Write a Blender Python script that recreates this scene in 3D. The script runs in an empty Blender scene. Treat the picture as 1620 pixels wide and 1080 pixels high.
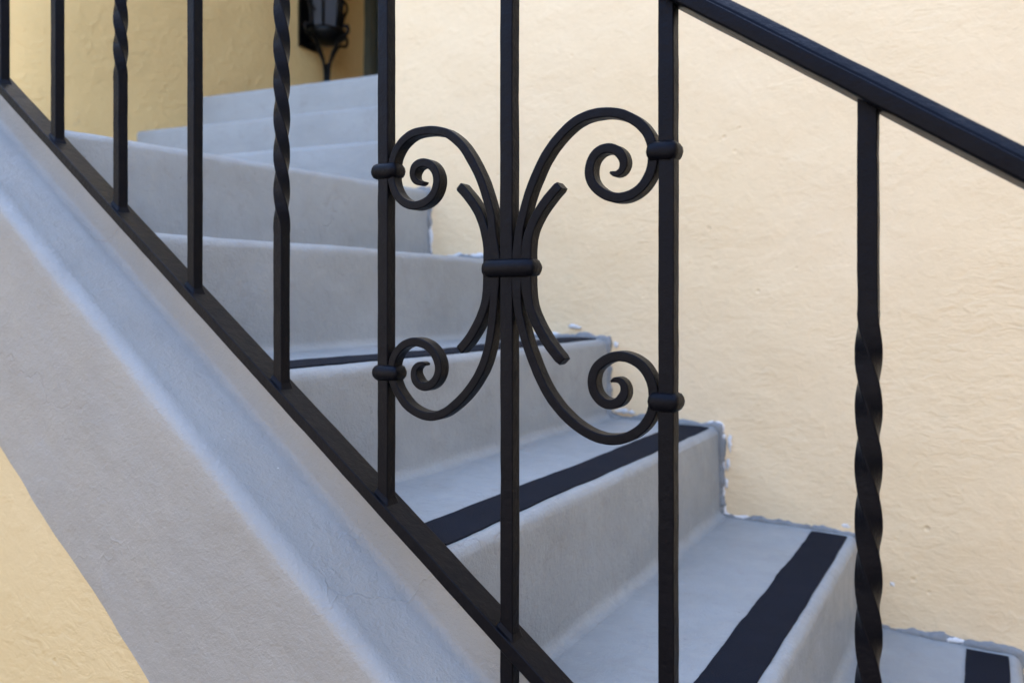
import bpy, bmesh, math, random
from mathutils import Vector, Matrix, noise
S = bpy.context.scene
C = S.collection
R = math.radians
ZC = 1.75                                  # eye height above the ground

# ---------------------------------------------------------------- camera
cam = bpy.data.cameras.new('camera')
cam.sensor_width = 36.0
cam.lens = 36.0 * 1230 / 1620
cam.shift_y = -64.0 / 1620
cam.clip_start = 0.02
cam.clip_end = 500
cam.dof.use_dof = True
cam.dof.focus_distance = 0.84
cam.dof.aperture_fstop = 5.2
co = bpy.data.objects.new('camera', cam)
C.objects.link(co)
co.location = (0, 0, ZC)
co.rotation_euler = (R(90), 0, math.asin(0.5248))
S.camera = co

# ---------------------------------------------------------------- sky and sun
SUN_EL, SUN_AZ = 50.0, 22.0                # sun stands behind the big cream wall (+Y), a bit to the left
w = bpy.data.worlds.new('World')
S.world = w
w.use_nodes = True
wn = w.node_tree
bg = wn.nodes['Background']
sky = wn.nodes.new('ShaderNodeTexSky')
sky.sky_type = 'NISHITA'
sky.sun_disc = False
sky.sun_elevation = R(SUN_EL)
sky.sun_rotation = R(-SUN_AZ)
sky.air_density = 1.0
sky.dust_density = 1.0
wn.links.new(sky.outputs[0], bg.inputs[0])
bg.inputs[1].default_value = 0.15
sun = bpy.data.lights.new('sun', 'SUN')
sun.energy = 2.0
sun.angle = R(0.5)
sun.color = (1.0, 0.88, 0.76)
so = bpy.data.objects.new('sun', sun)
C.objects.link(so)
sd = Vector((-math.sin(R(SUN_AZ)) * math.cos(R(SUN_EL)), math.cos(R(SUN_AZ)) * math.cos(R(SUN_EL)), math.sin(R(SUN_EL))))
so.rotation_euler = sd.to_track_quat('Z', 'Y').to_euler()
so.location = (0, 0, 8)
vs = S.view_settings
S.display_settings.display_device = 'sRGB'
vs.view_transform = 'Standard'
vs.look = 'None'
vs.exposure = 3.1
vs.gamma = 1
S.cycles.use_denoising = True
S.cycles.max_bounces = 10
S.cycles.diffuse_bounces = 6


# ---------------------------------------------------------------- helpers
# a = metres up the stair direction (world -X), b = metres towards the cream wall (world +Y), z above the eye
def P(a, b, z):
    return Vector((-a, b, z + ZC))


U = (-0.8512, 0.5248)
V = (0.5246, 0.8513)


def back(x, y, b):                          # where a sight line meets the vertical plane b
    r = (x - 810) / 1230.0
    t = b / (r * V[0] + V[1])
    return t * (r * U[0] + U[1]), t * (476 - y) / 1230.0


def tag(o, label=None, cat=None, group=None, kind=None):
    if label: o['label'] = label
    if cat: o['category'] = cat
    if group: o['group'] = group
    if kind: o['kind'] = kind
    return o


def obj(name, bm, m, parent=None, smooth=True, angle=None):
    me = bpy.data.meshes.new(name)
    bmesh.ops.recalc_face_normals(bm, faces=bm.faces)
    bm.to_mesh(me)
    bm.free()
    me.materials.append(m)
    if smooth:
        me.polygons.foreach_set('use_smooth', [True] * len(me.polygons))
        if angle:
            me.set_sharp_from_angle(angle=R(angle))
    o = bpy.data.objects.new(name, me)
    C.objects.link(o)
    if parent:
        o.parent = parent
        o.matrix_parent_inverse = Matrix.Translation(-parent.location)
    return o


def empty(name, loc, label, cat, group=None):
    o = bpy.data.objects.new(name, None)
    C.objects.link(o)
    o.location = loc
    o.empty_display_size = 0.1
    return tag(o, label, cat, group)


def grid(bm, rows, close=False, caps=False):
    vr = [[bm.verts.new(p) for p in r] for r in rows]
    n = len(rows[0])
    for i in range(len(rows) - 1):
        for j in range(n if close else n - 1):
            k = (j + 1) % n
            bm.faces.new((vr[i][j], vr[i][k], vr[i + 1][k], vr[i + 1][j]))
    if caps:
        bm.faces.new(vr[0])
        bm.faces.new(vr[-1][::-1])
    return vr


def box(bm, a0, a1, b0, b1, z0, z1):
    r = [P(a, b, z) for a in (a0, a1) for b in (b0, b1) for z in (z0, z1)]
    v = [bm.verts.new(p) for p in r]
    for f in ((0, 1, 3, 2), (4, 6, 7, 5), (0, 4, 5, 1), (2, 3, 7, 6), (0, 2, 6, 4), (1, 5, 7, 3)):
        bm.faces.new([v[i] for i in f])


def fbm(p, o=4):
    return noise.fractal(p, 0.6, 2.1, o)


def resample(pts, step):
    """points -> Catmull-Rom -> even spacing"""
    q = [Vector(p) for p in pts]
    out = []
    for i in range(len(q) - 1):
        p0 = q[max(i - 1, 0)]; p1 = q[i]; p2 = q[i + 1]; p3 = q[min(i + 2, len(q) - 1)]
        for k in range(12):
            t = k / 12
            out.append(0.5 * ((2 * p1) + (p2 - p0) * t + (2 * p0 - 5 * p1 + 4 * p2 - p3) * t * t + (3 * p1 - p0 - 3 * p2 + p3) * t ** 3))
    out.append(q[-1])
    for _ in range(2):                      # smooth away tracing jitter
        out = [out[0]] + [(out[i - 1] + out[i] * 2 + out[i + 1]) / 4 for i in range(1, len(out) - 1)] + [out[-1]]
    res = [out[0]]
    acc = 0
    for i in range(1, len(out)):
        acc += (out[i] - out[i - 1]).length
        if acc >= step:
            res.append(out[i]); acc = 0
    if (res[-1] - out[-1]).length > 1e-5: res.append(out[-1])
    return res


def tube(bm, pts, r, n=10):
    rows = []
    for i, p in enumerate(pts):
        t = (pts[min(i + 1, len(pts) - 1)] - pts[max(i - 1, 0)]).normalized()
        s = t.cross(Vector((0.3, 0.2, 0.93)))
        if s.length < 0.1: s = t.cross(Vector((1, 0, 0)))
        s.normalize()
        u = t.cross(s)
        rr = r(i / (len(pts) - 1)) if callable(r) else r
        rows.append([p + (s * math.cos(2 * math.pi * k / n) + u * math.sin(2 * math.pi * k / n)) * rr for k in range(n)])
    grid(bm, rows, True, True)


# ---------------------------------------------------------------- materials
class NT:
    def __init__(s, name):
        s.m = bpy.data.materials.new(name)
        s.m.use_nodes = True
        s.t = s.m.node_tree
        s.b = s.t.nodes['Principled BSDF']
        s.co = s.t.nodes.new('ShaderNodeTexCoord').outputs['Object']

    def n(s, typ, **kw):
        x = s.t.nodes.new(typ)
        for k, v in kw.items():
            if k.startswith('i_'):
                x.inputs[k[2:].replace('_', ' ')].default_value = v
            else:
                setattr(x, k, v)
        return x

    def l(s, a, b): s.t.links.new(a, b)

    def map(s, scale=(1, 1, 1), rot=(0, 0, 0), src=None):
        x = s.n('ShaderNodeMapping')
        x.inputs['Scale'].default_value = scale
        x.inputs['Rotation'].default_value = rot
        s.l(src or s.co, x.inputs[0])
        return x.outputs[0]

    def noise(s, scale, detail=4, rough=0.55, src=None, dist=0.0):
        x = s.n('ShaderNodeTexNoise')
        x.inputs['Scale'].default_value = scale
        x.inputs['Detail'].default_value = detail
        x.inputs['Roughness'].default_value = rough
        x.inputs['Distortion'].default_value = dist
        s.l(src or s.co, x.inputs['Vector'])
        return x.outputs['Fac']

    def ramp(s, src, stops):
        x = s.n('ShaderNodeValToRGB')
        e = x.color_ramp.elements
        while len(e) < len(stops): e.new(0.5)
        for i, (p, c) in enumerate(stops):
            e[i].position = p
            e[i].color = (*c, 1) if len(c) == 3 else c
        s.l(src, x.inputs[0])
        return x.outputs[0]

    def math(s, op, a, b=None, c=None):
        x = s.n('ShaderNodeMath', operation=op)
        for i, v in enumerate((a, b, c)):
            if v is None: continue
            if isinstance(v, (int, float)): x.inputs[i].default_value = v
            else: s.l(v, x.inputs[i])
        return x.outputs[0]

    def mix(s, f, a, b):
        x = s.n('ShaderNodeMix', data_type='RGBA')
        if isinstance(f, (int, float)): x.inputs[0].default_value = f
        else: s.l(f, x.inputs[0])
        for i, v in ((6, a), (7, b)):
            if isinstance(v, tuple): x.inputs[i].default_value = (*v, 1)
            else: s.l(v, x.inputs[i])
        return x.outputs[2]

    def bump(s, h, dist, strength=1.0, prev=None):
        x = s.n('ShaderNodeBump')
        x.inputs['Strength'].default_value = strength
        x.inputs['Distance'].default_value = dist
        s.l(h, x.inputs['Height'])
        if prev: s.l(prev, x.inputs['Normal'])
        return x.outputs[0]


def g(v): return (v, v, v)


def cracks(M, scale, width, lo, hi, seed):
    """thin meandering crack lines, only where a broad mask allows"""
    wv = M.n('ShaderNodeVectorMath', operation='ADD')
    nz = M.n('ShaderNodeTexNoise')
    nz.inputs['Scale'].default_value = 14
    nz.inputs['Detail'].default_value = 5
    M.l(M.co, nz.inputs['Vector'])
    sc = M.n('ShaderNodeVectorMath', operation='SCALE')
    sc.inputs[3].default_value = 0.16
    M.l(nz.outputs['Color'], sc.inputs[0])
    M.l(M.co, wv.inputs[0]); M.l(sc.outputs[0], wv.inputs[1])
    v = M.n('ShaderNodeTexVoronoi', feature='DISTANCE_TO_EDGE')
    v.inputs['Scale'].default_value = scale
    M.l(wv.outputs[0], v.inputs['Vector'])
    line = M.ramp(v.outputs['Distance'], [(0.0, g(1)), (width, g(0))])
    mp = M.map((1, 1, 1))
    mp.node.inputs['Location'].default_value = (seed, seed * 0.7, 0)
    mask = M.ramp(M.noise(2.6, 2, 0.5, mp), [(lo, g(0)), (hi, g(1))])
    return M.math('MULTIPLY', line, mask)


def stucco(name, col, col2, bumps=1.0, strokes=1.0, rough=0.8, stain=None):
    M = NT(name)
    big = M.noise(1.3, 3, 0.5)
    c = M.mix(M.ramp(big, [(0.35, g(0)), (0.65, g(1))]), col, col2)
    fine = M.noise(60, 3, 0.6)
    c = M.mix(M.math('MULTIPLY', M.ramp(fine, [(0.45, g(0)), (0.75, g(1))]), 0.10), c, tuple(x * 0.7 for x in col))
    if stain:
        sp = M.noise(9, 4, 0.7)
        c = M.mix(M.math('MULTIPLY', M.ramp(sp, [(0.66, g(0)), (0.74, g(1))]), 0.35), c, stain)
    M.l(c, M.b.inputs['Base Color'])
    M.b.inputs['Roughness'].default_value = rough
    M.b.inputs['Specular IOR Level'].default_value = 0.25
    # trowel strokes: stretched, warped noise in changing directions
    s1 = M.noise(24, 4, 0.6, M.map((1.0, 1, 2.6), (0, R(25), 0)), 0.7)
    s2 = M.noise(19, 5, 0.6, M.map((1.0, 1, 2.2), (0, R(-38), 0)), 0.9)
    sel = M.ramp(M.noise(2.1, 2, 0.5), [(0.42, g(0)), (0.58, g(1))])
    st = M.mix(sel, s1, s2)
    st = M.ramp(st, [(0.38, g(0)), (0.5, g(0.55)), (0.62, g(1))])
    st = M.math('MULTIPLY', st, M.ramp(M.noise(2.7, 3, 0.6, None, 0.5), [(0.40, g(0.12)), (0.66, g(1))]))
    lump = M.ramp(M.noise(24, 3, 0.5, None, 0.5), [(0.5, g(0)), (0.72, g(1))])
    grit = M.noise(170, 3, 0.7)
    vo = M.n('ShaderNodeTexVoronoi')
    vo.inputs['Scale'].default_value = 15
    vo.inputs['Randomness'].default_value = 1.0
    M.l(M.co, vo.inputs['Vector'])
    pk = M.ramp(vo.outputs['Distance'], [(0.0, g(1)), (0.05, g(0.8)), (0.10, g(0))])
    pk = M.math('MULTIPLY', pk, M.ramp(M.noise(4.2, 3, 0.6), [(0.52, g(0)), (0.60, g(1))]))
    nrm = M.bump(st, 0.0042 * strokes, 1.0)
    nrm = M.bump(lump, 0.0030 * strokes, 1.0, nrm)
    nrm = M.bump(M.noise(3.2, 2, 0.5), 0.016 * strokes, 1.0, nrm)
    nrm = M.bump(M.noise(48, 4, 0.65, None, 0.8), 0.0022 * bumps, 1.0, nrm)
    nrm = M.bump(grit, 0.0009 * bumps, 1.0, nrm)
    nrm = M.bump(pk, -0.0022, 1.0, nrm)
    M.l(nrm, M.b.inputs['Normal'])
    return M.m


def painted(name, col, crack=True, gloss=0.5, wear=0.5):
    """grey deck paint over cement"""
    M = NT(name)
    big = M.noise(3.0, 4, 0.55)
    c = M.mix(M.ramp(big, [(0.3, g(0)), (0.7, g(1))]), col, tuple(x * 0.85 for x in col))
    lp = M.ramp(M.noise(7, 5, 0.65, M.map((0.5, 1.6, 1.6)), 0.8), [(0.42, g(0)), (0.66, g(1))])
    c = M.mix(M.math('MULTIPLY', lp, 0.30 * wear), c, tuple(min(1, x * 1.22) for x in col))
    sm = M.ramp(M.noise(16, 5, 0.65, None, 0.6), [(0.55, g(0)), (0.75, g(1))])
    c = M.mix(M.math('MULTIPLY', sm, 0.34 * wear), c, (0.17, 0.155, 0.135))
    sp = M.ramp(M.noise(85, 2, 0.6), [(0.70, g(0)), (0.76, g(1))])
    c = M.mix(M.math('MULTIPLY', sp, 0.45 * wear), c, (0.10, 0.10, 0.10))
    wh = M.n('ShaderNodeTexVoronoi')
    wh.inputs['Scale'].default_value = 17
    M.l(M.co, wh.inputs['Vector'])
    dots = M.ramp(wh.outputs['Distance'], [(0.0, g(1)), (0.016, g(1)), (0.024, g(0))])
    dm = M.ramp(M.noise(5, 2), [(0.55, g(0)), (0.6, g(1))])
    c = M.mix(M.math('MULTIPLY', M.math('MULTIPLY', dots, dm), 0.5), c, (0.7, 0.7, 0.68))
    nrm = M.bump(M.noise(6, 3, 0.5), 0.006, 1.0)
    nrm = M.bump(M.noise(36, 4, 0.6), 0.0016, 1.0, nrm)
    nrm = M.bump(M.noise(230, 3, 0.75), 0.0013, 1.0, nrm)
    nrm = M.bump(M.noise(90, 3, 0.6), 0.0012, 1.0, nrm)
    if crack:
        k = cracks(M, 2.3, 0.005, 0.56, 0.66, 3.7)
        c = M.mix(M.math('MULTIPLY', k, 0.25), c, (0.16, 0.125, 0.12))
        nrm = M.bump(k, -0.0009, 1.0, nrm)
        k2 = cracks(M, 5.5, 0.02, 0.60, 0.68, 9.1)
        nrm = M.bump(k2, 0.0006, 1.0, nrm)
    M.l(c, M.b.inputs['Base Color'])
    M.l(M.ramp(M.noise(11, 5, 0.65), [(0.35, g(gloss - 0.08)), (0.65, g(gloss + 0.14))]), M.b.inputs['Roughness'])
    M.b.inputs['Specular IOR Level'].default_value = 0.4
    M.l(nrm, M.b.inputs['Normal'])
    return M.m


def iron(name):
    M = NT(name)
    n1 = M.noise(14, 4, 0.6)
    c = M.ramp(n1, [(0.3, (0.0013, 0.0013, 0.0024)), (0.7, (0.0020, 0.0018, 0.0030))])
    ru = M.ramp(M.noise(70, 3, 0.6), [(0.69, g(0)), (0.76, g(1))])
    c = M.mix(M.math('MULTIPLY', ru, 0.04), c, (0.010, 0.008, 0.007))
    M.l(c, M.b.inputs['Base Color'])
    M.l(M.ramp(M.noise(22, 4, 0.6), [(0.3, g(0.36)), (0.7, g(0.48))]), M.b.inputs['Roughness'])
    M.b.inputs['Specular IOR Level'].default_value = 0.13
    M.b.inputs['Specular Tint'].default_value = (0.70, 0.78, 1.0, 1)
    nrm = M.bump(M.noise(75, 4, 0.6), 0.0011, 1.0)
    nrm = M.bump(M.noise(420, 2, 0.6), 0.00022, 1.0, nrm)
    M.l(nrm, M.b.inputs['Normal'])
    return M.m


def plain(name, col, rough=0.6, bump=0.001, sc=60, metal=0.0, spec=0.5):
    M = NT(name)
    c = M.mix(M.ramp(M.noise(12, 4), [(0.35, g(0)), (0.65, g(1))]), col, tuple(x * 0.82 for x in col))
    M.l(c, M.b.inputs['Base Color'])
    M.b.inputs['Roughness'].default_value = rough
    M.b.inputs['Metallic'].default_value = metal
    M.b.inputs['Specular IOR Level'].default_value = spec
    M.l(M.bump(M.noise(sc, 4, 0.6), bump), M.b.inputs['Normal'])
    return M.m


CREAM = stucco('cream_stucco', (0.785, 0.615, 0.395), (0.77, 0.595, 0.365), 0.6, 0.25, 0.82, (0.66, 0.53, 0.33))
CREAM2 = stucco('yellow_stucco', (0.58, 0.475, 0.285), (0.56, 0.455, 0.26), 0.6, 0.3, 0.8, (0.55, 0.37, 0.15))
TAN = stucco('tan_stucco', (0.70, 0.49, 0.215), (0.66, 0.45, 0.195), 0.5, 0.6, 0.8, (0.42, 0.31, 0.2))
BOUNCE = plain('bounce_render', (0.42, 0.37, 0.29), 0.85, 0.003, 30)  # for the added bounce walls, tone set to control how much they reflect
GREY = painted('grey_deck_paint', (0.29, 0.293, 0.286), True, 0.5, 0.28)
GREYS = painted('grey_step_paint', (0.305, 0.318, 0.32), True, 0.42, 0.8)
IRON = iron('black_iron_paint')
GRIP = plain('black_grip_tape', (0.0065, 0.0090, 0.0165), 0.85, 0.0016, 520, 0.0, 0.14)
PLASTER = plain('bare_white_plaster', (0.72, 0.71, 0.70), 0.9, 0.004, 120)
BLUEGREY = plain('grey_paint_edge', (0.22, 0.23, 0.235), 0.6, 0.003, 90)
LBLACK = plain('lantern_black', (0.002, 0.002, 0.0022), 0.4, 0.0005, 80, 0.0, 0.14)
DOORC = plain('grey_green_joinery', (0.075, 0.085, 0.07), 0.5, 0.0006, 80)
PAVE = plain('grey_paving', (0.17, 0.14, 0.11), 0.9, 0.003, 40)
ROOF = plain('roof_coping', (0.35, 0.2, 0.13), 0.8, 0.003, 30)
gm = NT('lantern_glass')
gm.b.inputs['Base Color'].default_value = (0.06, 0.07, 0.09, 1)
gm.b.inputs['Roughness'].default_value = 0.08
gm.b.inputs['Transmission Weight'].default_value = 0.25
gm.b.inputs['IOR'].default_value = 1.45
GLASS = gm.m
cm = NT('candle_white')
cm.b.inputs['Base Color'].default_value = (0.75, 0.74, 0.70, 1)
CANDLE = cm.m

# ---------------------------------------------------------------- ground
GZ = -ZC
bm = bmesh.new()
v = [bm.verts.new((x, y, -0.004)) for x, y in ((-60, -60), (60, -60), (60, 60), (-60, 60))]
bm.faces.new(v)
tag(obj('ground', bm, PAVE, None, False), kind='structure')

# ---------------------------------------------------------------- big cream wall behind the stairs
WB = 1.83
TOPZ = 2.25
wall = empty('stucco_wall', P(0, WB, GZ), 'tall cream stucco wall with trowelled texture running behind the iron railing', 'wall')


def wall_face(a0, a1, b, z0, z1, amp, na, nz):
    rows = []
    for i in range(na + 1):
        a = a0 + (a1 - a0) * i / na
        r = []
        for k in range(nz + 1):
            z = z0 + (z1 - z0) * k / nz
            d = amp * fbm(Vector((a * 1.6, 3.3, z * 1.6)), 3) + amp * 0.35 * fbm(Vector((a * 9, 1, z * 9)), 3)
            r.append(P(a, b - d, z))
        rows.append(r)
    return rows


bm = bmesh.new()
rows = wall_face(-2.2, 1.592, WB, GZ, TOPZ, 0.006, 190, 230)
grid(bm, rows)
# straight continuation to the right, end return, top and back
box(bm, -8, -2.2, WB, WB + 0.3, GZ, TOPZ)
r0 = rows[-1]
grid(bm, [[p for p in r0], [p + Vector((0, 1.3, 0)) for p in r0]])
box(bm, -2.2, 1.585, WB + 0.02, WB + 0.3, GZ, TOPZ - 0.001)
obj('wall_face', bm, CREAM, wall)
bm = bmesh.new()
box(bm, -8.0, 1.62, WB - 0.05, WB + 0.4, TOPZ + 0.003, TOPZ + 0.09)
obj('coping', bm, ROOF, wall, False)

# ---------------------------------------------------------------- lower flight
SL = 0.70
N = {}                                       # nosing crest (a, z) at the wall, as measured
meas = {0: (-0.0334, -0.698), 1: (0.2604, -0.5087), 2: (0.5634, -0.2986), 3: (0.8555, -0.0987), 4: (1.167, 0.1173), 5: (1.433, 0.328)}
N.update(meas)
for i in range(-1, -6, -1):
    N[i] = (N[i + 1][0] - 0.297, N[i + 1][1] - 0.2075)
N[-6] = (N[-5][0] - 0.297, GZ)
drop = {4: 0.006, 5: 0.016}                  # the two upper nosings sag a little towards the railing
stair = empty('staircase', P(0, 1.2, GZ), 'grey painted concrete stairs with black grip strips climbing along the cream wall', 'stairs')
BI, BO = 0.762, WB + 0.004
RN = 0.018
last = 5


def step_profile(i):
    aN, zN = N[i]
    an = aN - 0.016
    zb = N[i - 1][1]
    nx = N[i + 1][0] - 0.016 if i + 1 in N else aN + 0.5
    cr = 0.020
    pr = [(an - cr, zb - 0.12), (an - cr, zb)]
    for k in range(1, 7):
        t = k / 6 * math.pi / 2
        pr.append((an - cr + cr * math.sin(t), zb + cr - cr * math.cos(t)))
    for k in range(1, 9):
        pr.append((an, zb + cr + (zN - RN - zb - cr) * k / 8))
    for k in range(1, 9):
        t = k / 8 * math.pi / 2
        pr.append((an + RN - RN * math.cos(t), zN - RN + RN * math.sin(t)))
    a1 = nx - cr
    for k in range(1, 13):
        pr.append((an + RN + (a1 - an - RN) * k / 12, zN))
    pr.append((a1, zb - 0.12))
    return pr


def dn(i, a, z, y):
    """hand-finished unevenness of a step"""
    p = Vector((a * 4 + i * 7.3, y * 2.2, z * 4))
    return 0.0035 * fbm(p, 3) + 0.0011 * fbm(p * 7, 3)


NY = 90
for i in sorted(N):
    if i == -6 or i > last: continue
    pr = step_profile(i)
    bm = bmesh.new()
    rows = []
    for k in range(NY + 1):
        y = BI + (BO - BI) * k / NY
        s = drop.get(i, 0) * (BO - y) / (BO - BI)
        s0 = drop.get(i - 1, 0) * (BO - y) / (BO - BI)
        r = []
        for j, (a, z) in enumerate(pr):
            edge = j < 1 or j == len(pr) - 1
            zz = z - (s if z > N[i - 1][1] + 0.03 else s0)
            d = 0 if edge else dn(i, a, z, y)
            if j in (1, len(pr) - 2): d *= 0.3
            r.append(P(a - (d if 2 < j < 22 else 0), y, zz + (d * 0.7 if j > 16 else 0)))
        rows.append(r)
    grid(bm, rows, True, True)
    st = obj('step', bm, GREYS, stair, True, 50)
    if i <= 3:
        # grip strip: thin abrasive tape a finger's breadth behind the nosing
        bm = bmesh.new()
        aN, zN = N[i]
        rows = []
        n = 70
        for k in range(n + 1):
            y = BI + 0.006 + (1.806 - BI - 0.006) * k / n
            e1 = 0.0016 * fbm(Vector((y * 9, i * 5, 0)), 3)
            e2 = 0.0022 * fbm(Vector((y * 11, i * 5 + 9, 0)), 3)
            if i == 3 and y > 1.70: e2 -= 0.012 * (y - 1.70) / 0.1 * (1 + 0.6 * math.sin(y * 130))
            a_f, a_b = aN + 0.004 + e1, aN + {3: 0.104, 2: 0.080}.get(i, 0.076) + e2
            zt = zN + 0.0022
            q = [(a_f, zt - 0.006), (a_f, zt + 0.0004), (a_f + 0.02, zt + 0.001), (a_b - 0.02, zt + 0.001), (a_b, zt + 0.0004), (a_b, zt - 0.006)]
            rows.append([P(a, y, z + dn(i, a, zN, y) * 0.7) for a, z in q])
        grid(bm, rows, True, True)
        obj('grip_strip', bm, GRIP, st, True, 40)

# ragged paint edge where steps meet the wall
prof = []
for i in range(-5, 6):
    aN, zN = N[i]
    an = aN - 0.016
    zb = N[i - 1][1]
    prof += [(an, zb), (an, zN)]
prof.append((1.59, N[5][1]))


def poly_samples(pr, step):
    out = []
    for (a0, z0), (a1, z1) in zip(pr, pr[1:]):
        L = math.hypot(a1 - a0, z1 - z0)
        n = max(2, int(L / step))
        for k in range(n): out.append((a0 + (a1 - a0) * k / n, z0 + (z1 - z0) * k / n, abs(z1 - z0) > abs(a1 - a0)))
    out.append((*pr[-1], False))
    return out


def edge_band(name, m, base, var, thick, seed, parent, zoff=0.0, thr=None, freq=30):
    bm = bmesh.new()
    sm = poly_samples(prof, 0.004)
    # offset direction: away from the steps (down-stair, -a) for risers, up for treads; mitred by smoothing
    dirs = [Vector((-1, 0)) if s[2] else Vector((0, 1)) for s in sm]
    for _ in range(6):
        dirs = [dirs[0]] + [((dirs[i - 1] + dirs[i] * 2 + dirs[i + 1])).normalized() for i in range(1, len(dirs) - 1)] + [dirs[-1]]
    rows = []
    for k, ((a, z, ris), d) in enumerate(zip(sm, dirs)):
        s = k * 0.004
        wv = base + var * fbm(Vector((s * freq / 3, seed, 0)), 5) + var * 0.5 * fbm(Vector((s * freq, seed, 4)), 3)
        if thr is not None:
            mk = noise.noise(Vector((s * 2.3, seed * 3, 1.5)))
            wv = wv * max(0.0, min(1.0, (mk - thr) * 5))
            if wv < 0.001:
                if len(rows) > 2: grid(bm, rows, True, True)
                rows = []
                continue
        wv = max(wv, 0.002)
        t = thick * (0.75 + 0.5 * fbm(Vector((s * 25, seed + 5, 0)), 3))
        pts = []
        for u, h in ((-0.012, -0.003), (-0.012, t), (wv * 0.3, t * 1.05), (wv * 0.8, t * 0.8), (wv, t * 0.15), (wv, -0.010)):
            pts.append(P(a + d.x * u, WB - h - zoff, z + d.y * u))
        rows.append(pts)
    if len(rows) > 2: grid(bm, rows, True, True)
    return obj(name, bm, m, parent)


edge_band('paint_edge', BLUEGREY, 0.011, 0.009, 0.0075, 2.0, stair)
edge_band('plaster_edge', PLASTER, 0.0135, 0.011, 0.0034, 7.7, wall, 0.0, -0.2)


def blob(bm, x, y, rx, rz, seed, h=0.004, b=WB):
    a, z = back(x, y, b)
    c = P(a, b - 0.001, z)
    n = 22
    rings = []
    for f, hh in ((1.0, -0.008), (0.97, 0.1), (0.75, 0.75), (0.4, 1.0)):
        r = []
        for k in range(n):
            t = 2 * math.pi * k / n
            q = f * (1 + 0.55 * fbm(Vector((math.cos(t) * 2.6, math.sin(t) * 2.6, seed)), 4))
            r.append(c + Vector((math.cos(t) * rx * q, -h * hh * (1 + 0.4 * noise.noise(Vector((t, f * 4, seed)))), math.sin(t) * rz * q)))
        rings.append(r)
    vr = grid(bm, rings, True)
    bm.faces.new(vr[-1])


bm = bmesh.new()
for x, y, rx, rz, s in ((908, 516, 0.017, 0.006, 1), (916, 518, 0.008, 0.004, 21), (986, 650, 0.020, 0.007, 2), (1000, 652, 0.010, 0.005, 22), (1338, 831, 0.015, 0.006, 3), (1152, 735, 0.0045, 0.016, 4), (1155, 700, 0.005, 0.020, 14),
                        (1150, 765, 0.004, 0.012, 15), (1412, 922, 0.005, 0.006, 5), (1508, 1012, 0.022, 0.006, 6), (1527, 1017, 0.010, 0.004, 16), (1556, 1024, 0.018, 0.006, 7),
                        (975, 545, 0.006, 0.009, 8), (1470, 1006, 0.018, 0.004, 9), (1144, 690, 0.006, 0.006, 11)):
    blob(bm, x, y, rx, rz, s)
obj('plaster_patch', bm, PLASTER, wall)

# stringer: upstand under the rail, sloping ledge, outer face. profile in (b, c) where z = SL*a + c


def arc(cx, cy, r, t0, t1, n):
    return [(cx + r * math.cos(R(t0 + (t1 - t0) * k / n)), cy + r * math.sin(R(t0 + (t1 - t0) * k / n))) for k in range(n + 1)]


pf = [(0.762, -1.35), (0.762, -1.05), (0.762, -0.745)]
pf += arc(0.750, -0.722, 0.012, 0, 180, 8)
pf += [(0.738, -0.735), (0.7375, -0.75)]
pf += arc(0.7225, -0.762, 0.015, 0, -80, 7)
pf += [(0.708, -0.7785), (0.69, -0.780), (0.675, -0.782), (0.664, -0.785)]
pf += arc(0.653, -0.8085, 0.023, 85, 175, 9)
for k in range(1, 25):
    pf.append((0.630 + 0.0 * k, -0.8085 - (1.176 - 0.8085) * k / 24))
pf += [(0.6305, -1.181), (0.640, -1.183), (0.70, -1.35)]
bm = bmesh.new()
rows = []
na = 240
for k in range(na + 1):
    a = -1.9 + (1.78 + 1.9) * k / na
    r = []
    for j, (b, c) in enumerate(pf):
        p = Vector((a * 3.0, b * 9, c * 5))
        d = 0.0022 * fbm(p, 3) + 0.0007 * fbm(p * 6, 3) if 4 < j < len(pf) - 3 else 0
        e = 0.0065 * fbm(Vector((a * 5, 0, 3)), 5) if j >= len(pf) - 6 else 0
        r.append(P(a, b - d, c + SL * a + d * 0.6 + e))
    rows.append(r)
grid(bm, rows, True, True)
obj('stringer', bm, GREY, stair, True, 60)

# yellow wall under the stringer
bm = bmesh.new()
rows = []
for k in range(121):
    a = -1.9 + 3.68 * k / 120
    zt = SL * a - 1.16
    if zt < GZ + 0.01: zt = GZ + 0.01
    r = []
    for j in range(41):
        z = GZ + (zt - GZ) * j / 40
        r.append(P(a, 0.6345 - 0.003 * fbm(Vector((a * 2, 0, z * 2)), 3), z))
    r += [P(a, 0.72, zt), P(a, 0.72, GZ)]
    rows.append(r)
grid(bm, rows, True, True)
tag(obj('stucco_wall', bm, CREAM2, None, True, 60), 'bright yellow stucco wall below the grey stair stringer, at the lower left', 'wall')

# ---------------------------------------------------------------- landing and upper flight
up = empty('staircase', P(2.2, 1.9, GZ), 'short upper flight of pale grey steps turning right towards the lantern and the porch', 'stairs')
LZ = N[5][1]
bm = bmesh.new()
box(bm, N[5][0] + 0.47, 3.16, 0.63, 2.0, LZ - 0.25, LZ)
obj('landing', bm, GREYS, up, False)
bm = bmesh.new()
box(bm, 1.79, 3.155, 0.66, 0.90, GZ, LZ - 0.252)
obj('support_wall', bm, CREAM2, up, False)
dU = Vector((0.986, -0.164))
nU = Vector((0.164, 0.986))
risers = [(Vector((1.73, 1.95)), LZ + 0.205), (Vector((1.967, 2.217)), LZ + 0.41), (Vector((2.17, 2.445)), LZ + 0.612)]


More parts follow.
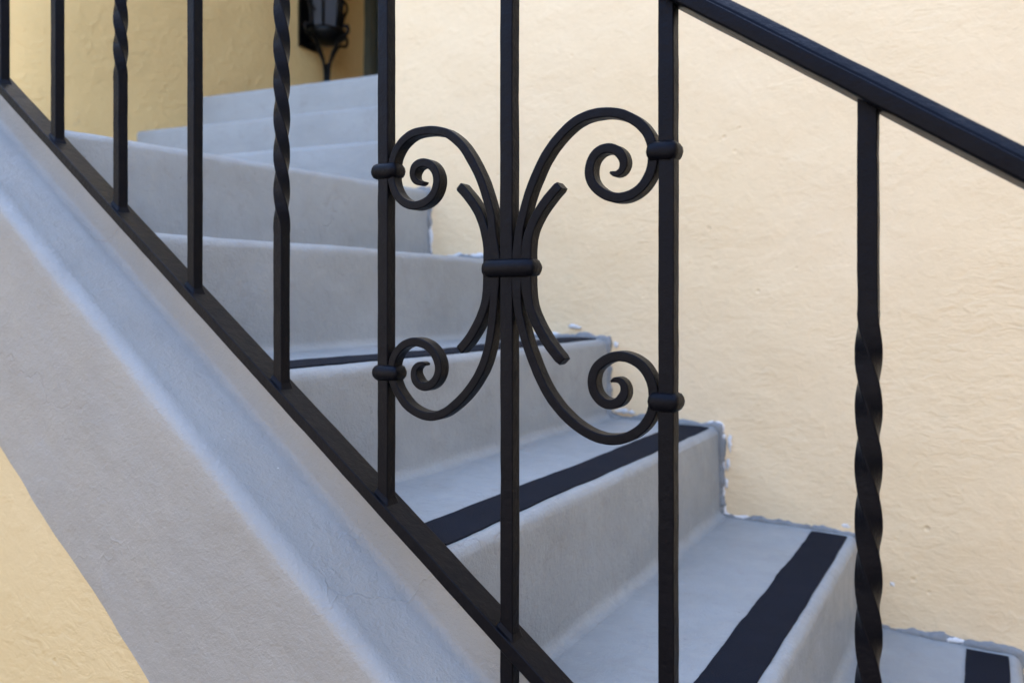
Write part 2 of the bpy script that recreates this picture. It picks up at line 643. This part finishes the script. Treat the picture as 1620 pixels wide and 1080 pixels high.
def up_step(o, z0, z1, depth, name):
    bm = bmesh.new()
    r = 0.018
    pr = [(0.0, z0 - 0.05), (0.0, z0 + 0.02), (0, z1 - 0.08), (0, z1 - r)]
    for k in range(1, 7):
        t = k / 6 * math.pi / 2
        pr.append((r - r * math.cos(t), z1 - r + r * math.sin(t)))
    pr += [(0.1, z1), (depth, z1), (depth, z0 - 0.05)]
    # runs along dU until it meets the side wall a = 3.162, starts at the end of the cream wall
    rows = []
    n = 50
    for k in range(n + 1):
        row = []
        for q, z in pr:
            base = o + nU * q
            t0 = (1.60 - base.x) / dU.x
            t1 = (3.165 - base.x) / dU.x
            p = base + dU * (t0 + (t1 - t0) * k / n)
            d = 0.003 * fbm(Vector((p.x * 3, p.y * 3, z * 4)), 3)
            row.append(P(p.x, p.y - (d if q < 0.05 else 0), z))
        rows.append(row)
    grid(bm, rows, True, True)
    return obj(name, bm, GREYS, up, True, 50)


up_step(risers[0][0], LZ, risers[0][1], 0.45, 'step')
up_step(risers[1][0], risers[0][1], risers[1][1], 0.40, 'step')
up_step(risers[2][0], risers[1][1], risers[2][1], 2.4, 'porch_floor')
PZ = risers[2][1]

# side wall the stairs turn along, with a rounded outer corner
sw = empty('stucco_wall', P(3.2, 2.4, GZ), 'shaded tan stucco side wall behind the upper steps, carrying the lantern', 'wall')
bm = bmesh.new()
pth = [(3.45, 1.50), (3.262, 1.515), (3.225, 1.535), (3.19, 1.60), (3.166, 1.68), (3.16, 1.76)]
for k in range(1, 40): pth.append((3.16, 1.76 + (5.2 - 1.76) * k / 39))
rows = []
for a, b in pth:
    rows.append([P(a - 0.007 * fbm(Vector((b * 1.8, 0, (GZ + 5.2 * k / 80) * 1.8)), 4), b, GZ + (3.0 - GZ) * k / 80) for k in range(81)])
grid(bm, rows)
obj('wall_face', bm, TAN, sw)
bm = bmesh.new()
box(bm, 3.19, 3.45, 1.7, 5.2, GZ, 2.98)
box(bm, 1.3, 3.19, 5.2, 5.4, GZ, 2.98)
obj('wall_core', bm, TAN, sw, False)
bm = bmesh.new()
box(bm, 1.60, 3.5, 2.42, 5.4, 2.08, 5.2)  # added above the view to keep the sun off stairs and side wall
box(bm, 1.25, 1.597, 2.2, 5.15, GZ, 5.19)  # added tall return, hidden, cuts sky light into the porch
obj('sun_blocker', bm, TAN, sw, False)

bm = bmesh.new()
box(bm, 4.3, 4.5, -1.5, 3.5, GZ, 3.2)
tag(obj('stucco_wall', bm, CREAM2, None, False), 'narrow strip of yellow stucco wall at the far left edge, past the tan corner', 'wall')

# doorway jamb on the side wall
dr = empty('doorway', P(3.1, 3.6, PZ), 'dark grey green door frame beside the black wall lantern', 'door')
bm = bmesh.new()
for b0, b1, dd in ((3.455, 3.50, 0.05), (3.503, 3.53, 0.03), (3.533, 3.575, 0.06)):
    box(bm, 3.16 - dd, 3.165, b0, b1, PZ, 2.07)
box(bm, 3.10, 3.165, 4.45, 4.55, PZ, 2.07)
obj('door_frame', bm, DOORC, dr, False)
bm = bmesh.new()
box(bm, 3.135, 3.166, 3.578, 4.447, PZ + 0.01, 2.06)
obj('door_panel', bm, DOORC, dr, False)

# ---------------------------------------------------------------- lantern
LB, LA = 3.005, 3.01                          # centre of the lantern body
lan = empty('wall_lantern', P(3.16, LB, 1.2), 'black wrought iron wall lantern with glass panes on the tan wall above the top step', 'lantern')


def ring_pts(rad, z, n=6, rot=0.0):
    return [P(LA + rad * math.cos(2 * math.pi * k / n + rot), LB + rad * math.sin(2 * math.pi * k / n + rot), z) for k in range(n)]


zb, zt = 1.435, 1.80
bm = bmesh.new()
lo, hi = ring_pts(0.074, zb), ring_pts(0.098, zt)
for k in range(6):
    tube(bm, [lo[k], (lo[k] + hi[k]) / 2, hi[k]], 0.0085, 6)
    tube(bm, [lo[k], (lo[k] + lo[(k + 1) % 6]) / 2, lo[(k + 1) % 6]], 0.009, 6)
    tube(bm, [hi[k], (hi[k] + hi[(k + 1) % 6]) / 2, hi[(k + 1) % 6]], 0.009, 6)
    m0 = lo[k].lerp(hi[k], 0.52); m1 = lo[(k + 1) % 6].lerp(hi[(k + 1) % 6], 0.52)
    tube(bm, [m0, (m0 + m1) / 2, m1], 0.007, 6)
obj('frame', bm, LBLACK, lan)
bm = bmesh.new()
lo, hi = ring_pts(0.072, zb), ring_pts(0.096, zt)
grid(bm, [[p for p in lo], [p for p in hi]], True)
obj('glass', bm, GLASS, lan, False)
bm = bmesh.new()
grid(bm, [ring_pts(r, z, 6) for r, z in ((0.115, 1.80), (0.12, 1.812), (0.08, 1.87), (0.05, 1.93), (0.02, 1.96), (0.012, 2.02))], True, True)
obj('roof', bm, LBLACK, lan, False)
bm = bmesh.new()
grid(bm, [ring_pts(r, z, 16) for r, z in ((0.02, 1.365), (0.07, 1.375), (0.098, 1.40), (0.105, 1.425), (0.09, 1.438), (0.02, 1.44))], True, True)
obj('base_dish', bm, LBLACK, lan)
bm = bmesh.new()
tube(bm, [P(LA, LB, z) for z in (1.44, 1.50, 1.56)], 0.016, 10)
obj('candle', bm, CANDLE, lan)
bm = bmesh.new()
box(bm, 3.135, 3.152, LB - 0.07, LB + 0.07, 1.36, 1.95)
obj('back_plate', bm, LBLACK, lan, False)
# bracket: four curved arms gathered into a stem, ends curled at the dish, and ear scrolls
bm = bmesh.new()
for sx, sy in ((-1, 0.0), (1, 0.0), (0.0, -1), (0.0, 1)):
    pts = []
    for q, z in ((0.145, 1.44), (0.155, 1.415), (0.14, 1.39), (0.115, 1.385), (0.09, 1.375), (0.055, 1.33), (0.025, 1.27), (0.014, 1.2), (0.011, 1.08)):
        pts.append((LA + sx * q, LB + sy * q, z))
    tube(bm, [P(*p) for p in resample(pts, 0.008)], 0.0085, 6)
    c = P(LA + sx * 0.132, LB + sy * 0.132, 1.425)
    tube(bm, [c, c + Vector((0.004, 0, 0.008)), c + Vector((0.006, 0, 0.016))], 0.014, 8)
tube(bm, [P(LA, LB, 1.26), P(LA, LB, 1.15), P(LA + 0.04, LB, 1.08), P(3.15, LB, 1.05)], 0.011, 8)
obj('bracket', bm, LBLACK, lan)
for s in (-1, 1):
    bm = bmesh.new()
    pts = [(LA, LB + s * 0.085, 1.52), (LA, LB + s * 0.12, 1.55), (LA, LB + s * 0.15, 1.585), (LA, LB + s * 0.148, 1.62), (LA, LB + s * 0.12, 1.632), (LA, LB + s * 0.10, 1.615), (LA, LB + s * 0.105, 1.595)]
    tube(bm, [P(*p) for p in resample(pts, 0.006)], 0.007, 6)
    pts = [(LA, LB + s * 0.15, 1.585), (LA, LB + s * 0.125, 1.53), (LA, LB + s * 0.115, 1.46), (LA, LB + s * 0.11, 1.42)]
    tube(bm, [P(*p) for p in resample(pts, 0.006)], 0.006, 6)
    obj('ear_scroll', bm, LBLACK, lan)

# ---------------------------------------------------------------- wall added out of view behind the viewer to bounce sunlight
ob = empty('bounce_wall', P(0, -4.0, GZ), 'plain sunlit wall added unseen behind the viewer to bounce warm light onto the stairs', 'bounce_wall')
bm = bmesh.new()
box(bm, -9, 9, -4.4, -4.0, GZ, 2.2)
obj('wall_face', bm, BOUNCE, ob, False)
bm = bmesh.new()
box(bm, -9, 9, -4.45, -3.92, 2.203, 2.32)
obj('coping', bm, ROOF, ob, False)

ob2 = empty('bounce_wall', P(-4.5, -1, GZ), 'plain sunlit wall added unseen out to the right to block low sky and bounce warm light', 'bounce_wall')  # added out of view: hides low sky, warms the risers
bm = bmesh.new()
box(bm, -4.9, -4.5, -3.9, WB - 0.01, GZ, 3.8)
obj('wall_face', bm, BOUNCE, ob2, False)
bm = bmesh.new()
box(bm, -4.95, -4.42, -3.9, WB - 0.06, 3.803, 3.92)
obj('coping', bm, ROOF, ob2, False)

# ---------------------------------------------------------------- iron railing
B0 = 0.700
HS = 0.00775                                  # half side of a 15.5 mm bar
rail = empty('iron_railing', P(0.43, B0, -0.5), 'black wrought iron stair railing with plain and twisted balusters and a scrollwork panel', 'railing')
CB, CT = -0.653, 0.1005                       # top of bottom rail, underside of handrail: z = SL*a + c


def bar_section(h, ang, n=3, r=0.0016):
    out = []
    for sx, sy, t0 in ((1, 1, 0), (-1, 1, 90), (-1, -1, 180), (1, -1, 270)):
        for k in range(n + 1):
            t = R(t0 + 90 * k / n)
            out.append(((h - r) * sx + r * math.cos(t), (h - r) * sy + r * math.sin(t)))
    c, s = math.cos(ang), math.sin(ang)
    return [(x * c - y * s, x * s + y * c) for x, y in out]


def baluster(a, twisted=False, foot=None, name='baluster', seed=0.0):
    z0 = SL * a + CB - 0.008 if foot is None else foot
    z1 = SL * a + CT + 0.006
    bm = bmesh.new()
    rows = []
    tw0, tw1 = SL * a + CB + 0.195, SL * a + CT - 0.168
    z = z0
    while True:
        ang = 0
        if twisted and z > tw0:
            t = min(z, tw1) - tw0
            L = tw1 - tw0
            turns = round(L / 0.050) * math.pi / 2
            e = 0.018                          # ease in and out
            u = t / L
            if t < e: u = (t * t / (2 * e)) / (L - e)
            elif t > L - e: u = 1 - ((L - t) ** 2 / (2 * e)) / (L - e)
            else: u = (t - e / 2) / (L - e)
            ang = -turns * u
        h = HS * (1 + 0.022 * fbm(Vector((seed, 1, z * 24)), 3)) * (1.035 if twisted and tw0 < z < tw1 else 1)
        ox = 0.0004 * fbm(Vector((seed, 5, z * 12)), 3)
        rows.append([P(a + ox, B0, z) + Vector((x, y, 0)) for x, y in bar_section(h, ang)])
        if z >= z1: break
        z = min(z + (0.0028 if twisted else 0.006), z1)
    grid(bm, rows, True, True)
    # weld fillet round the foot on the sloping rail
    if foot is None or True:
        q = []
        for sc, dz in ((1.42, -0.001), (1.22, 0.0022), (1.04, 0.006)):
            q.append([P(a, B0, SL * (a - x * sc * 1.0) + CB + dz) + Vector((x * sc, y * sc, 0)) for x, y in bar_section(HS, 0)])
        grid(bm, q, True)
    o = obj(name, bm, IRON, rail, True, 50)
    o.modifiers.new('weighted', 'WEIGHTED_NORMAL').weight = 70
    return o


for x, tw in ((5, False), (91, False), (190.5, True), (308.5, False), (445.5, True)):
    baluster(back(x, 0, B0)[0], tw, None, 'twisted_baluster' if tw else 'baluster', x)
aL, aM, aR = back(611.5, 0, B0)[0], back(806.5, 0, B0)[0], back(1057.5, 0, B0)[0]
baluster(aL, seed=3.3)
baluster(aM, foot=SL * aM - 0.80, seed=4.4)
baluster(aR, seed=5.5)
aT = back(1374, 0, B0)[0]
baluster(aT, True, None, 'twisted_baluster', 6.6)
for k, tw in ((1, False), (2, True)):
    baluster(aT - 0.1745 * k, tw, None, 'twisted_baluster' if tw else 'baluster', 8.1 + k)
baluster(1.49 + 0.1745, False, None, 'baluster', 12.0)


def wn0(o):
    o.modifiers.new('weighted', 'WEIGHTED_NORMAL').weight = 70
    return o


def sloped(name, sec, a0, a1, n=260, jit=0.0003):
    bm = bmesh.new()
    rows = []
    for k in range(n + 1):
        a = a0 + (a1 - a0) * k / n
        rows.append([P(a, b + jit * fbm(Vector((a * 14, b * 60, 2)), 3), SL * a + c + jit * 2 * fbm(Vector((a * 14, c * 60, 8)), 3)) for b, c in sec])
    grid(bm, rows, True, True)
    return wn0(obj(name, bm, IRON, rail, True, 50))


def rrect(b0, b1, c0, c1, r):
    o = []
    for cx, cy, t in ((b1 - r, c1 - r, 0), (b0 + r, c1 - r, 90), (b0 + r, c0 + r, 180), (b1 - r, c0 + r, 270)):
        for k in range(4):
            o.append((cx + r * math.cos(R(t + 30 * k)), cy + r * math.sin(R(t + 30 * k))))
    return o


sloped('bottom_rail', rrect(0.685, 0.720, CB - 0.0175, CB, 0.0014), -1.6, 1.72)
# moulded cap rail: flat underside, rounded flanks, groove, domed top
half = [(0.0, 0.0), (0.0165, 0.0), (0.0195, 0.0008), (0.0207, 0.0026), (0.0208, 0.0150), (0.0202, 0.0162), (0.0190, 0.0166), (0.0180, 0.0174), (0.0182, 0.0188), (0.0176, 0.0200), (0.0122, 0.0276), (0.0100, 0.0290), (0.0, 0.0302)]
hs = [(B0 + x, CT + z) for x, z in half] + [(B0 - x, CT + z) for x, z in half[-2:0:-1]]
sloped('handrail', hs, -1.6, 1.72)

# scrollwork: centre lines of the forged bars (as they run in the railing's plane)
TL = [(789, 425), (788.5, 408), (784.4, 372), (781, 339), (780, 340), (774.4, 313.3), (764.4, 283.7), (749.6, 254), (734, 230.4), (713.3, 213.3), (696, 208.6), (679.3, 208.2), (657, 213.3), (639.3, 228), (628.9, 246.7), (625.0, 265), (624.6, 283.7), (628, 299), (635.6, 313.3), (647.5, 323), (663, 326), (680.2, 319.3), (691.6, 306), (696.3, 289), (694.4, 274.5), (687, 263.5), (674.8, 258.6), (663, 263.2), (657.8, 275), (660, 286), (667.4, 290.4), (675, 289)]
TL = [p for i, p in enumerate(TL) if i != 4]
TLL = [(777.9, 425), (777.8, 408), (777, 392.6), (774, 374.8), (768.9, 355.6), (760.5, 334.8), (746.5, 313.6), (731, 295.6)]
TR = [(823, 425), (823, 408), (825.4, 371.9), (832.2, 339), (841.5, 306), (851.5, 280.4), (864.4, 252.6), (883, 224.8), (907, 199.8), (928, 187), (949.6, 181), (971.9, 180), (992.2, 184.5), (1011.6, 195), (1025.6, 209), (1033.5, 225), (1036.6, 244), (1035.2, 263.7), (1029.5, 281), (1018, 298), (1001.5, 309.5), (983, 314), (964.4, 310.5), (948.2, 300), (939, 286.5), (936.8, 270), (941.3, 252.6), (952.6, 240), (968, 236.1), (982.5, 242), (990.2, 256), (987.2, 270), (977.4, 276.3), (967, 273.4)]
TRL = [(836.8, 425), (837, 408), (837.8, 392.6), (840.3, 374.8), (847.5, 354), (858.5, 333.3), (872.5, 313.5), (889.5, 293.8)]
BL = [(788, 425), (787.6, 440.7), (786, 479.3), (783.5, 508.9), (780, 535), (775.5, 556), (767.9, 579.3), (756.3, 601.5), (741.5, 622), (724, 639.5), (706, 652.5), (686.7, 657.6), (667.4, 653), (649.5, 641), (637, 624.5), (629, 608.9), (625.2, 593), (625.4, 577), (629.2, 563), (637.4, 550.8), (648.4, 542.8), (663, 540.2), (680, 546.2), (692.5, 559.5), (698.8, 577), (697.4, 592.6), (689.8, 605), (677.5, 610.8), (666, 606), (660, 594), (660.7, 582.4), (667.8, 575.6), (677.5, 576)]
BLL = [(777.8, 425), (777.5, 440.7), (775.5, 464.4), (770.5, 486.7), (760.5, 511.5), (746.5, 535.5), (731.5, 553.5)]
BR = [(822.5, 425), (822.3, 440.7), (823.5, 479.3), (828.5, 508.9), (836, 538.5), (845.5, 566), (856.7, 594), (871, 621.9), (888.5, 646), (908, 665.8), (927.4, 680), (946, 689.4), (965.5, 694), (986.7, 692.8), (1005, 685.9), (1021.2, 673.5), (1032.2, 657), (1037.5, 638.5), (1037, 616), (1031.8, 597), (1021.6, 580.5), (1007.5, 569.5), (992, 563.6), (976, 563.4), (959.5, 570), (946.2, 583), (941.1, 601.5), (944.6, 620), (954.8, 633), (968, 638.6), (982.2, 634.8), (991, 622), (990.2, 608.9), (983.2, 601), (974.5, 600.2), (968.5, 603.2)]
BRL = [(836.6, 425), (836.8, 440.7), (838.6, 464.4), (843.0, 486.7), (852, 510), (866, 535.5), (880.5, 556), (893.5, 572)]


def wn(o):
    m = o.modifiers.new('weighted', 'WEIGHTED_NORMAL')
    m.weight = 70
    return o


def forged(name, px, wdt, dep, tip, seed, parent=rail):
    pts = [P(back(x, y, B0)[0], B0, back(x, y, B0)[1]) for x, y in px]
    pts = resample(pts, 0.0022)
    n = len(pts)
    L = [0]
    for i in range(1, n): L.append(L[-1] + (pts[i] - pts[i - 1]).length)
    rows = []
    for i, p in enumerate(pts):
        t = (pts[min(i + 1, n - 1)] - pts[max(i - 1, 0)])
        t.y = 0
        t.normalize()
        s = Vector((t.z, 0, -t.x))
        rem = L[-1] - L[i]
        k = 1.0
        kd = 1.0
        if tip and rem < 0.030:
            k = 0.34 + 0.66 * (rem / 0.030) ** 0.7
            kd = 0.62 + 0.38 * (rem / 0.030)
        if not tip:
            if rem < 0.0016: k *= 0.86; kd *= 0.90
        elif rem < 0.0035: k *= 0.55 + 0.45 * rem / 0.0035; kd *= 0.75 + 0.25 * rem / 0.0035
        k *= 1 + 0.38 * max(0.0, 1 - L[i] / 0.040)
        h = wdt / 2 * k * (1 + 0.05 * fbm(Vector((seed, L[i] * 60, 0)), 3))
        d = dep / 2 * kd * (1 + 0.03 * fbm(Vector((seed, L[i] * 60, 7)), 3))
        r = min(h, d) * 0.30
        sec = []
        for sx, sy, t0 in ((1, 1, 0), (-1, 1, 90), (-1, -1, 180), (1, -1, 270)):
            for q in range(4):
                an = R(t0 + 30 * q)
                sec.append(((h - r) * sx + r * math.cos(an), (d - r) * sy + r * math.sin(an)))
        rows.append([p + s * u + Vector((0, v_, 0)) for u, v_ in sec])
    grid(bm := bmesh.new(), rows, True, True)
    if tip:                                    # little knob hammered at the curl's end
        pass
    return wn(obj(name, bm, IRON, parent, True, 50))


for nm, c, tip, s in (('scroll', TL, True, 1), ('leaf_bar', TLL, False, 2), ('scroll', TR, True, 3), ('leaf_bar', TRL, False, 4),
                      ('scroll', BL, True, 5), ('leaf_bar', BLL, False, 6), ('scroll', BR, True, 7), ('leaf_bar', BRL, False, 8)):
    forged(nm, c, 0.0098 if nm == 'scroll' else 0.0104, 0.0155, tip, s)


def collar(x0, x1, yc, hgt, seed, dep=0.011):
    """forged collar: a fat rounded band wrapped round the bars"""
    a1, z = back(x0, yc, B0)
    a0, _ = back(x1, yc, B0)
    # subtract the share of the picture width that comes from depth
    ac, ha = (a0 + a1) / 2, (a1 - a0) / 2 * 0.80
    bm = bmesh.new()
    n = 48
    rows = []
    for k in range(14):
        t = R(360 * k / 14)
        out = 0.0065 * math.cos(t)
        zz = hgt * math.sin(t)
        r = []
        for j in range(n):
            u = 2 * math.pi * j / n
            cx, sy = math.cos(u), math.sin(u)
            e = 0.42                           # squarish plan with well rounded corners
            X = (ha - 0.0065 + out) * math.copysign(abs(cx) ** e, cx)
            Y = (dep - 0.0045 + out) * math.copysign(abs(sy) ** e, sy)
            w_ = 0.0005 * fbm(Vector((cx * 2 + seed, sy * 2, k * 0.5)), 3)
            r.append(P(ac, B0, z) + Vector((X + w_, Y + w_, zz + w_)))
        rows.append(r)
    rows.append(rows[0])
    grid(bm, rows, True)
    bmesh.ops.remove_doubles(bm, verts=bm.verts, dist=1e-6)
    return obj('collar', bm, IRON, rail)


collar(589.5, 639.5, 274.5, 0.0092, 1)
collar(591, 641.5, 587.5, 0.0092, 2)
collar(1020.5, 1083.5, 243.5, 0.0092, 3)
collar(1022.5, 1085.5, 632.5, 0.0092, 4)
collar(758, 863, 425.5, 0.0096, 5, 0.0125)
